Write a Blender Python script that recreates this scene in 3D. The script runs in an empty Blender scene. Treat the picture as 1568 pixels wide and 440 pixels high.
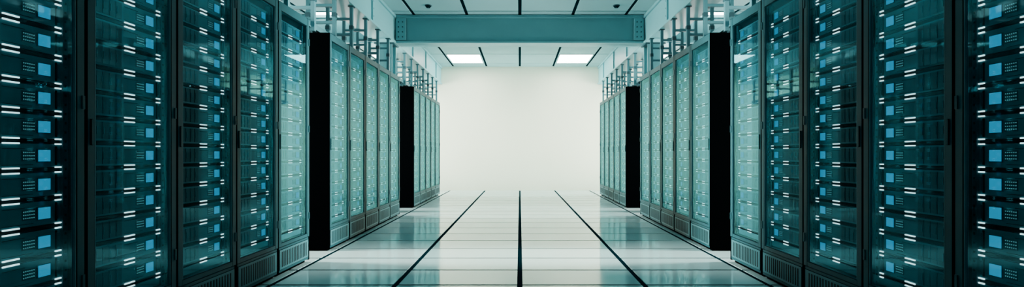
import bpy, bmesh, math, random
from mathutils import Vector
random.seed(7)
S = bpy.context.scene
COL = S.collection

# ------------------------------------------------------------------ constants
A = 1.95          # half aisle (rack front plane)
W = 0.5616        # rack pitch
RH = 2.248        # rack height
RD = 0.95         # rack depth
CEIL = 3.39
WALLX = 4.3
Y0, Y1 = -2.6, 12.86
G1, G2, G3 = 4.361, 4.824, 8.663   # end of group 1, start of group 2, start of group 3

# ------------------------------------------------------------------ materials
def principled(name, col, rough=0.5, metal=0.0, spec=0.5, noise=0.0, nscale=8, bump=0.0, coat=0.0):
    m = bpy.data.materials.new(name); m.use_nodes = True
    nt = m.node_tree; b = nt.nodes['Principled BSDF']
    b.inputs['Base Color'].default_value = (*col, 1)
    b.inputs['Roughness'].default_value = rough
    b.inputs['Metallic'].default_value = metal
    b.inputs['Specular IOR Level'].default_value = spec
    b.inputs['Coat Weight'].default_value = coat
    tc = nt.nodes.new('ShaderNodeTexCoord')
    n = nt.nodes.new('ShaderNodeTexNoise'); n.inputs['Scale'].default_value = nscale
    n.inputs['Detail'].default_value = 4
    nt.links.new(tc.outputs['Object'], n.inputs['Vector'])
    if noise > 0:
        mx = nt.nodes.new('ShaderNodeMix'); mx.data_type = 'RGBA'
        mx.inputs['A'].default_value = (*[c*(1-noise) for c in col], 1)
        mx.inputs['B'].default_value = (*[min(1, c*(1+noise)) for c in col], 1)
        nt.links.new(n.outputs['Fac'], mx.inputs['Factor'])
        nt.links.new(mx.outputs['Result'], b.inputs['Base Color'])
    if bump > 0:
        bp = nt.nodes.new('ShaderNodeBump'); bp.inputs['Strength'].default_value = bump
        bp.inputs['Distance'].default_value = 0.01
        nt.links.new(n.outputs['Fac'], bp.inputs['Height'])
        nt.links.new(bp.outputs['Normal'], b.inputs['Normal'])
    return m

def emission(name, col, strength, sample=True):
    m = bpy.data.materials.new(name); m.use_nodes = True
    nt = m.node_tree; nt.nodes.clear()
    o = nt.nodes.new('ShaderNodeOutputMaterial'); e = nt.nodes.new('ShaderNodeEmission')
    e.inputs['Color'].default_value = (*col, 1); e.inputs['Strength'].default_value = strength
    nt.links.new(e.outputs[0], o.inputs[0])
    if not sample:
        m.cycles.emission_sampling = 'NONE'
    return m

def glass_mat():
    # thin coated glass: symmetric Schlick reflectance over a tinted transparent body
    m = bpy.data.materials.new('door_glass'); m.use_nodes = True
    nt = m.node_tree; nt.nodes.clear()
    o = nt.nodes.new('ShaderNodeOutputMaterial')
    t = nt.nodes.new('ShaderNodeBsdfTransparent'); t.inputs[0].default_value = (0.60, 0.86, 0.92, 1)
    g = nt.nodes.new('ShaderNodeBsdfGlossy'); g.inputs['Color'].default_value = (0.11, 0.36, 0.42, 1)
    g.inputs['Roughness'].default_value = 0.02
    lw = nt.nodes.new('ShaderNodeLayerWeight'); lw.inputs['Blend'].default_value = .5
    p = nt.nodes.new('ShaderNodeMath'); p.operation = 'POWER'; p.inputs[1].default_value = 2.8
    nt.links.new(lw.outputs['Facing'], p.inputs[0])
    r = nt.nodes.new('ShaderNodeMath'); r.operation = 'MULTIPLY_ADD'; r.inputs[1].default_value = .82; r.inputs[2].default_value = .14
    nt.links.new(p.outputs[0], r.inputs[0])
    mx = nt.nodes.new('ShaderNodeMixShader')
    nt.links.new(r.outputs[0], mx.inputs[0]); nt.links.new(t.outputs[0], mx.inputs[1])
    nt.links.new(g.outputs[0], mx.inputs[2]); nt.links.new(mx.outputs[0], o.inputs[0])
    return m

M_frame = principled('rack_frame_paint', (0.006, 0.048, 0.060), 0.5, 0.0, 0.15, noise=0.15)
M_black = principled('rack_side_black', (0.0004, 0.0008, 0.001), 0.8, 0, 0.0)
M_unit  = principled('server_face', (0.020, 0.115, 0.14), 0.4, 0.1, noise=0.35, nscale=14)
M_unit2 = principled('server_bay_dark', (0.008, 0.048, 0.062), 0.4, 0.2)
M_slot  = principled('slot_black', (0.0006, 0.002, 0.003), 0.6, 0, .1)
M_white = emission('led_bar_white', (0.76, 1.0, 0.98), 2.7, False)
M_blue  = emission('status_screen_blue', (0.01, 0.36, 0.60), 1.0, False)
M_dot   = emission('led_dot_pale', (0.2, 0.65, 0.68), 0.5, False)
M_glass = glass_mat()
M_vent  = principled('vent_panel', (0.025, 0.11, 0.13), 0.5, 0.0, .25)
M_steel = principled('painted_steel_teal', (0.10, 0.31, 0.345), 0.42, 0.0, 0.4, noise=0.1, nscale=3)
M_hang  = principled('galvanised_steel_teal', (0.045, 0.16, 0.19), 0.45, 0.1, .3, noise=0.15, nscale=3)
M_steel_d = principled('dark_steel', (0.010, 0.055, 0.07), 0.5, 0.0, .3, noise=0.2)
M_cable = principled('cable_rubber', (0.003, 0.014, 0.018), 0.6, spec=.2)
M_ceil  = principled('ceiling_panel', (0.20, 0.42, 0.45), 0.6, noise=0.05, nscale=2)
M_joint = principled('joint_dark', (0.001, 0.012, 0.017), 0.7, spec=0)
M_wall  = principled('wall_paint', (0.76, 0.84, 0.67), 0.6, noise=0.05, nscale=.8)
M_wallt = principled('wall_teal_shaded', (0.015, 0.06, 0.075), 0.6, noise=0.05, nscale=1.2)  # teal paint, darkened to stand for the unlit side aisles
M_tiles = [principled('floor_tile_%s' % n, c, r, 0, 1.0, noise=0.04, nscale=3)
           for n, c, r in (('a', (0.40, 0.60, 0.61), 0.08), ('b', (0.35, 0.55, 0.565), 0.11), ('c', (0.44, 0.65, 0.66), 0.06))]
M_lamp  = emission('lamp_diffuser', (1.0, 0.985, 0.90), 18)
M_lamp2 = emission('added_lamp_cool', (0.50, 0.93, 1.0), 1.7)  # for unseen ceiling panels added to give the near aisle dim teal light

# ------------------------------------------------------------------ builder
class MB:
    def __init__(s): s.bm = bmesh.new(); s.mats = []
    def mi(s, m):
        if m not in s.mats: s.mats.append(m)
        return s.mats.index(m)
    def box(s, x0, x1, y0, y1, z0, z1, m, bev=0):
        x0, x1 = min(x0, x1), max(x0, x1)
        v = [s.bm.verts.new(p) for p in ((x0,y0,z0),(x1,y0,z0),(x1,y1,z0),(x0,y1,z0),(x0,y0,z1),(x1,y0,z1),(x1,y1,z1),(x0,y1,z1))]
        i = s.mi(m); fs = []
        for q in ((3,2,1,0),(4,5,6,7),(0,1,5,4),(1,2,6,5),(2,3,7,6),(3,0,4,7)):
            f = s.bm.faces.new([v[k] for k in q]); f.material_index = i; fs.append(f)
        if bev:
            es = list({e for f in fs for e in f.edges})
            bmesh.ops.bevel(s.bm, geom=es, offset=bev, segments=2, affect='EDGES', profile=0.5)
    def cyl(s, c, r, h, m, axis='z', n=12, r2=None):
        r2 = r if r2 is None else r2
        i = s.mi(m); a = []; b = []
        for k in range(n):
            t = 2*math.pi*k/n; ca, sa = math.cos(t), math.sin(t)
            def P(rr, o):
                if axis == 'z': return (c[0]+rr*ca, c[1]+rr*sa, c[2]+o)
                if axis == 'y': return (c[0]+rr*sa, c[1]+o, c[2]+rr*ca)
                return (c[0]+o, c[1]+rr*ca, c[2]+rr*sa)
            a.append(s.bm.verts.new(P(r, 0))); b.append(s.bm.verts.new(P(r2, h)))
        for k in range(n):
            f = s.bm.faces.new((a[k], a[(k+1)%n], b[(k+1)%n], b[k])); f.material_index = i; f.smooth = True
        f = s.bm.faces.new(a[::-1]); f.material_index = i
        f = s.bm.faces.new(b); f.material_index = i
    def mesh(s, name, mirror=False):
        if mirror:
            for v in s.bm.verts: v.co.x = -v.co.x
            bmesh.ops.reverse_faces(s.bm, faces=s.bm.faces[:])
        me = bpy.data.meshes.new(name); s.bm.to_mesh(me); s.bm.free()
        for m in s.mats: me.materials.append(m)
        return me
def obj(name, me, loc=(0,0,0), parent=None):
    o = bpy.data.objects.new(name, me); o.location = loc; COL.objects.link(o)
    if parent: o.parent = parent
    return o

# ------------------------------------------------------------------ server rack
def build_rack(mirror):
    b = MB(); g = 0.001; w = W-g; H = RH
    # plinth + carcass
    b.box(-RD+.02, -.035, .02, w-.02, 0, .045, M_black)
    b.box(-RD, -.002, g, .012, .02, H, M_black)
    b.box(-RD, -.002, w-.012, w, .02, H, M_black)
    b.box(-RD, -RD+.012, .012, w-.012, .04, H, M_black)
    b.box(-RD+.012, -.03, .012, w-.012, .04, .055, M_black)
    b.box(-RD, -.03, .002, w-.002, H-.02, H-.001, M_frame)
    for k in range(6):                                   # top vents / cable entry
        b.box(-.75+k*.1, -.70+k*.1, .12, w-.12, H-.001, H+.0005, M_slot)
    # door frame
    st = .046
    b.box(-.028, 0, .004, st, .235, H, M_frame, .004)
    b.box(-.028, 0, w-st, w-.004, .235, H, M_frame, .004)
    b.box(-.027, -.001, st-.004, w-st+.004, H-.075, H-.001, M_frame, .003)
    b.box(-.027, -.001, st-.004, w-st+.004, .236, .27, M_frame, .003)
    # thin bright edge beads round the glass
    b.box(-.012, -.002, st, st+.004, .27, H-.075, M_vent)
    b.box(-.012, -.002, w-st-.004, w-st, .27, H-.075, M_vent)
    # handle + hinges
    b.box(0, .008, .018, .028, 1.04, 1.16, M_frame, .002)
    for z in (.4, 1.2, 2.0):
        b.box(0, .006, w-.022, w-.010, z, z+.06, M_frame)
    # lower ventilation panel
    b.box(-.028, -.006, .004, w-.004, .03, .232, M_frame)
    b.box(-.008, -.001, .02, w-.02, .05, .215, M_vent, .003)
    n = 16
    for k in range(n):
        y = .05 + k*(w-.10)/n
        b.box(-.002, .0005, y+.006, y+.018, .07, .195, M_slot)
    # mounting rails
    xi = -.05
    for ya, yb in ((st, .068), (w-.068, w-st)):
        b.box(xi-.02, xi+.012, ya, yb, .27, H-.075, M_unit2)
        for k in range(46):
            z = .285 + k*.0402
            b.box(xi+.011, xi+.0135, (ya+yb)/2-.004, (ya+yb)/2+.004, z, z+.010, M_slot)
    # black void behind the equipment
    b.box(xi-.05, xi-.03, .012, w-.012, .055, H-.02, M_slot)
    # server units
    p = .1206; base = 1.053-7*p
    for i in range(0, 16):
        z0 = base+i*p
        lo = max(z0+.009, .272)
        hi = min(z0+p-.009, H-.078)
        b.box(xi-.03, xi, .066, w-.066, lo, hi, M_unit, .002)
        if i > 0:
            for s in (-1, 1):
                zc = z0+s*.0105
                for ya, yb in ((.060, .080), (.262, .322), (w-.092, w-.062)):
                    b.box(xi, xi+.006, ya, yb, zc-.0028, zc+.0028, M_white)
            b.box(xi-.03, xi-.002, .06, w-.06, z0-.007, z0+.007, M_slot)
        if i == 0: continue
        zc = z0+p/2
        # darker drive bay with individual sleds
        for k in range(4):
            y = .098+k*.038
            b.box(xi, xi+.003, y, y+.033, z0+.020, z0+p-.020, M_unit2)
            b.box(xi+.003, xi+.006, y+.004, y+.007, zc-.018, zc+.018, M_unit)
        # sub panel lines
        b.box(xi, xi+.002, .262, .345, zc+.028, zc+.030, M_slot)
        b.box(xi, xi+.002, .262, .378, z0+.022, z0+.024, M_slot)
        b.box(xi, xi+.0025, .335, .385, zc-.022, zc+.022, M_unit2)
        # dots
        for r in range(3):
            for c in range(6):
                y = .338+c*.008; z = zc-.015+r*.013
                b.box(xi+.0025, xi+.004, y, y+.003, z, z+.004, M_dot)
        # blue status screen in bezel
        b.box(xi, xi+.003, .393, .449, zc-.028, zc+.028, M_unit2)
        b.box(xi+.003, xi+.006, .397, .445, zc-.024, zc+.024, M_blue)
        # right ear handle
        b.box(xi, xi+.012, w-.088, w-.080, zc-.03, zc+.03, M_unit2)
        b.box(xi, xi+.004, .470, .476, z0+.02, z0+p-.02, M_slot)
    # glass pane
    vs = [b.bm.verts.new(q) for q in ((-.009, st+.003, .268), (-.009, w-st-.003, .268), (-.009, w-st-.003, H-.073), (-.009, st+.003, H-.073))]
    f = b.bm.faces.new(vs); f.material_index = b.mi(M_glass)
    return b.mesh('server_rack_mesh', mirror)

rackL = build_rack(False); rackR = build_rack(True)
starts = [G1-(k+1)*W for k in range(8)] + [G2+k*W for k in range(5)] + [G3+k*W for k in range(5)]
for y in starts:
    obj('server_rack', rackL, (-A, y, 0))
    obj('server_rack', rackR, (A, y, 0))

# ------------------------------------------------------------------ floor
b = MB()
b.box(-WALLX-.1, WALLX+.1, Y0-.1, Y1+.1, -.12, -.004, M_joint)
TW, TD = .948, .4608
ylines = []
y = 4.045
while y > Y0: y -= TD
while y < Y1: ylines.append(y); y += TD
ylines.append(y)
for ix in range(-5, 5):
    x0 = ix*TW+.021; x1 = (ix+1)*TW-.021
    x0 = max(x0, -WALLX); x1 = min(x1, WALLX)
    if x1-x0 < .05: continue
    for j in range(len(ylines)-1):
        ya = max(ylines[j]+.013, Y0); yb = min(ylines[j+1]-.013, Y1)
        if yb-ya < .03: continue
        b.box(x0, x1, ya, yb, -.006, 0, random.choice(M_tiles))
obj('floor', b.mesh('floor_mesh'))

# ------------------------------------------------------------------ ceiling
b = MB()
b.box(-WALLX-.1, WALLX+.1, Y0-.1, Y1+.1, CEIL+.012, CEIL+.12, M_joint)
CW, CD = .908, 1.13
lights = []
ys = [11.25+k*CD for k in range(-13, 3)]
for yy in ys[:-1]:
    for ix in range(-5, 5):
        x0 = ix*CW+.028; x1 = (ix+1)*CW-.028
        x0 = max(x0, -WALLX); x1 = min(x1, WALLX)
        ya = max(yy+.014, Y0); yb = min(yy+CD-.014, Y1)
        if x1-x0 < .1 or yb-ya < .03: continue
        k = round((yy-11.25)/CD)
        lamp = None
        if ix in (1, -2) and k == 0: lamp = M_lamp
        if ix in (1, -2) and k in (-5, -7, -9): lamp = M_lamp2
        if ix in (3, -4) and k in (0, -3): lamp = M_lamp
        if lamp:
            lights.append((x0, x1, ya, yb, lamp))
        else:
            b.box(x0, x1, ya, yb, CEIL, CEIL+.013, M_ceil)
obj('ceiling', b.mesh('ceiling_mesh'))
for x0, x1, ya, yb, m in lights:
    e = MB()
    for q in ((x0, x1, ya, ya+.03), (x0, x1, yb-.03, yb), (x0, x0+.03, ya+.03, yb-.03), (x1-.03, x1, ya+.03, yb-.03)):
        e.box(*q, CEIL-.006, CEIL+.012, M_ceil)
    e.box(x0+.03, x1-.03, ya+.03, yb-.03, CEIL, CEIL+.01, m)
    obj('ceiling_light_panel', e.mesh('ceiling_light_panel_mesh'))

# ------------------------------------------------------------------ walls
def wall(name, *q, m=M_wall):
    b = MB(); b.box(*q, m); obj(name, b.mesh(name))
wall('wall_back', -WALLX-.1, WALLX+.1, Y1, Y1+.1, -.01, CEIL+.02)
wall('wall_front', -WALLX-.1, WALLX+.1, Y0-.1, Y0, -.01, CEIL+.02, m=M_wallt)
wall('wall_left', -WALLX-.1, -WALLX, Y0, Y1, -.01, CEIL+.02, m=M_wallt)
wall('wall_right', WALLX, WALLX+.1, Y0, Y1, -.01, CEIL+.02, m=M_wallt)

# ------------------------------------------------------------------ beams
BX0, BX1, BZ = 2.12, 2.50, 2.90
b = MB()
y0, y1 = 8.04, 8.34
for xa, xb in ((-BX0+.005, BX0-.005), (-WALLX+.05, -BX1-.005), (BX1+.005, WALLX-.05)):
    b.box(xa, xb, y0, y1, CEIL-.056, CEIL-.006, M_steel, .006)
    b.box(xa, xb, y0+.03, y1-.03, BZ+.03, CEIL-.056, M_steel)
    b.box(xa, xb, y0, y1, BZ, BZ+.035, M_steel, .006)
for s in (-1, 1):   # end gusset plates with bolts
    b.box(s*(BX0-.17), s*(BX0-.005), 8.025, 8.04, BZ+.05, CEIL-.07, M_steel, .003)
    for k in range(4):
        for xx in (.05, .12):
            b.cyl((s*(BX0-xx), 8.012, BZ+.1+k*.085), .012, .014, M_steel_d, 'y', 8)
obj('ceiling_beam', b.mesh('cross_beam'))
for s in (-1, 1):
    b = MB(); xa, xb = (BX0, BX1) if s > 0 else (-BX1, -BX0)
    b.box(xa, xb, Y0+.01, Y1-.01, CEIL-.056, CEIL-.006, M_steel, .006)
    b.box(xa+.03, xb-.03, Y0+.01, Y1-.01, BZ+.03, CEIL-.056, M_steel)
    b.box(xa, xb, Y0+.01, Y1-.01, BZ, BZ+.035, M_steel, .006)
    y = .3
    while y < Y1-.2:       # web stiffeners with bolts
        xin = BX0+.004
        b.box(s*xin, s*(xin+.027), y, y+.03, BZ+.035, CEIL-.056, M_steel)
        for k in range(3):
            b.cyl((s*(xin+.016)-.008, y+.07, BZ+.12+k*.11), .012, .016, M_steel_d, 'x', 8)
        y += 1.3
    obj('ceiling_beam', b.mesh('side_beam'))
# columns in the bays between rack groups
for s in (-1, 1):
    for y in (8.02,):
        b = MB(); x0, x1 = 2.18, 2.44
        b.box(s*x0, s*x1, y, y+.02, .02, BZ-.02, M_steel)
        b.box(s*x0, s*x1, y+.24, y+.26, .02, BZ-.02, M_steel)
        b.box(s*2.30, s*2.32, y+.02, y+.24, .02, BZ-.02, M_steel)
        b.box(s*(x0-.04), s*(x1+.04), y-.03, y+.29, 0, .02, M_steel_d)
        b.box(s*(x0-.04), s*(x1+.04), y-.03, y+.29, BZ-.022, BZ-.001, M_steel_d)
        obj('steel_column', b.mesh('steel_column'))

# ------------------------------------------------------------------ overhead cable ladder on hanger frames
for s in (-1, 1):
    e = bpy.data.objects.new('overhead_cable_tray', None); COL.objects.link(e)
    b = MB(); z0 = 2.33; xa, xb = 2.20, 2.44
    ys0, ys1 = -2.2, 12.4
    segs = ((ys0, 7.9), (8.35, ys1))
    for q0, q1 in segs:
        for x in (xa, xb):
            b.box(s*(x-.012), s*(x+.012), q0, q1, z0, z0+.06, M_hang)
            b.box(s*(x-.02), s*(x+.02), q0, q1, z0, z0+.012, M_hang)
        y = q0+.1
        while y < q1-.05:
            b.box(s*xa, s*xb, y, y+.03, z0+.015, z0+.03, M_steel_d); y += .28
    obj('ladder', b.mesh('ladder'), parent=e)
    # hanger frames: pairs of channel posts from the rack roof up to the beam, with rungs
    b = MB(); y = -1.25
    k = 0
    while y < ys1-.1:
        if not (7.85 < y < 8.4):
            for x in (xa-.035, xb+.03):
                b.box(s*(x-.020), s*(x+.020), y, y+.010, z0-.04, BZ-.001, M_hang)
                b.box(s*(x-.020), s*(x-.014), y+.010, y+.038, z0-.04, BZ-.001, M_hang)
                b.box(s*(x+.014), s*(x+.020), y+.010, y+.038, z0-.04, BZ-.001, M_hang)
                b.box(s*(x-.035), s*(x+.035), y-.02, y+.06, BZ-.014, BZ-.001, M_steel_d)
                b.box(s*(x-.026), s*(x+.026), y-.006, y+.044, 2.60, 2.65, M_steel_d)
            for z in (z0-.04, 2.52, 2.72):
                b.box(s*(xa-.05), s*(xb+.05), y+.004, y+.034, z, z+.032, M_hang)
        y += .56; k += 1
    obj('hanger_frames', b.mesh('hanger_frames'), parent=e)
    # feet on the rack roofs
    b = MB()
    for y in starts:
        for x in (xa, xb):
            b.box(s*(x-.015), s*(x+.015), y+.10, y+.13, RH+.002, z0, M_steel_d)
        b.box(s*(xa-.03), s*(xb+.03), y+.09, y+.14, RH+.002, RH+.012, M_steel_d)
    obj('rack_feet', b.mesh('rack_feet'), parent=e)
    # cables
    cu = bpy.data.curves.new('cables', 'CURVE'); cu.dimensions = '3D'; cu.bevel_depth = .009; cu.bevel_resolution = 2
    for q0, q1 in segs:
        for k in range(7):
            sp = cu.splines.new('POLY'); n = 30; sp.points.add(n)
            xk = xa+.03+k*.029
            for i in range(n+1):
                yy = q0+(q1-q0)*i/n
                sp.points[i].co = (s*(xk+.006*math.sin(i*1.3+k)), yy, z0+.042+.003*math.sin(i*2.1+k*3), 1)
    for y in starts:
        for j in range(3):
            sp = cu.splines.new('BEZIER'); sp.bezier_points.add(1)
            x = 2.26+j*.05; yy = y+.26+j*.04
            p0, p1 = sp.bezier_points
            p0.co = (s*x, yy-.10, z0+.045); p0.handle_left = (s*x, yy-.2, z0+.045); p0.handle_right = (s*x, yy, z0+.045)
            p1.co = (s*x, yy, RH+.012); p1.handle_left = (s*x, yy, RH+.06); p1.handle_right = (s*x, yy, RH+.012)
    co = bpy.data.objects.new('cables', cu); COL.objects.link(co); co.parent = e
    cu.materials.append(M_cable)

# ------------------------------------------------------------------ smoke detectors
for x in (-1.47, 1.55):
    b = MB()
    b.cyl((x, 7.55, CEIL-.012), .055, .012, M_steel_d, n=24)
    b.cyl((x, 7.55, CEIL-.04), .03, .028, M_joint, n=24, r2=.048)
    b.cyl((x, 7.55, CEIL-.046), .012, .006, M_steel_d, n=16)
    obj('smoke_detector', b.mesh('smoke_detector'))

# ------------------------------------------------------------------ lamps: unseen panels added to light the gaps and back wall
def area(name, loc, rot, sx, sy, power, col, spread=math.pi, parent=None):
    l = bpy.data.lights.new(name, 'AREA'); l.shape = 'RECTANGLE'; l.size = sx; l.size_y = sy
    l.energy = power; l.color = col; l.spread = spread
    o = bpy.data.objects.new(name, l); o.location = loc; o.rotation_euler = rot; COL.objects.link(o)
    if parent: o.parent = parent
    return o
for s in (-1, 1):
    for yc, wy, p in ((4.59, .42, 260), (8.15, .9, 260), (12.2, 1.1, 215)):
        b = MB()
        x = WALLX-.04
        b.box(s*x, s*WALLX, yc-wy/2-.04, yc+wy/2+.04, .15, 2.85, M_steel, .004)
        b.box(s*(x-.002), s*(x+.004), yc-wy/2, yc+wy/2, .2, 2.8, M_lamp)
        f = obj('added_gap_light', b.mesh('added_gap_light'))
        area('lamp', (s*(x-.03), yc, 1.5), (0, s*math.pi/2, 0), 2.5, wy, p, (1, .98, .88), math.radians(60), f)

# ------------------------------------------------------------------ world + camera
w = bpy.data.worlds.new('World'); S.world = w; w.use_nodes = True
w.node_tree.nodes['Background'].inputs[0].default_value = (.02, .08, .09, 1)
cam = bpy.data.cameras.new('camera'); c = bpy.data.objects.new('camera', cam); COL.objects.link(c)
c.location = (0, 0, 1.0); c.rotation_euler = (math.radians(90), 0, 0)
cam.sensor_width = 36; cam.sensor_fit = 'HORIZONTAL'; cam.lens = 36*720/1568
cam.shift_x = -12/1568; cam.shift_y = 16/1568; cam.clip_start = .05
S.camera = c
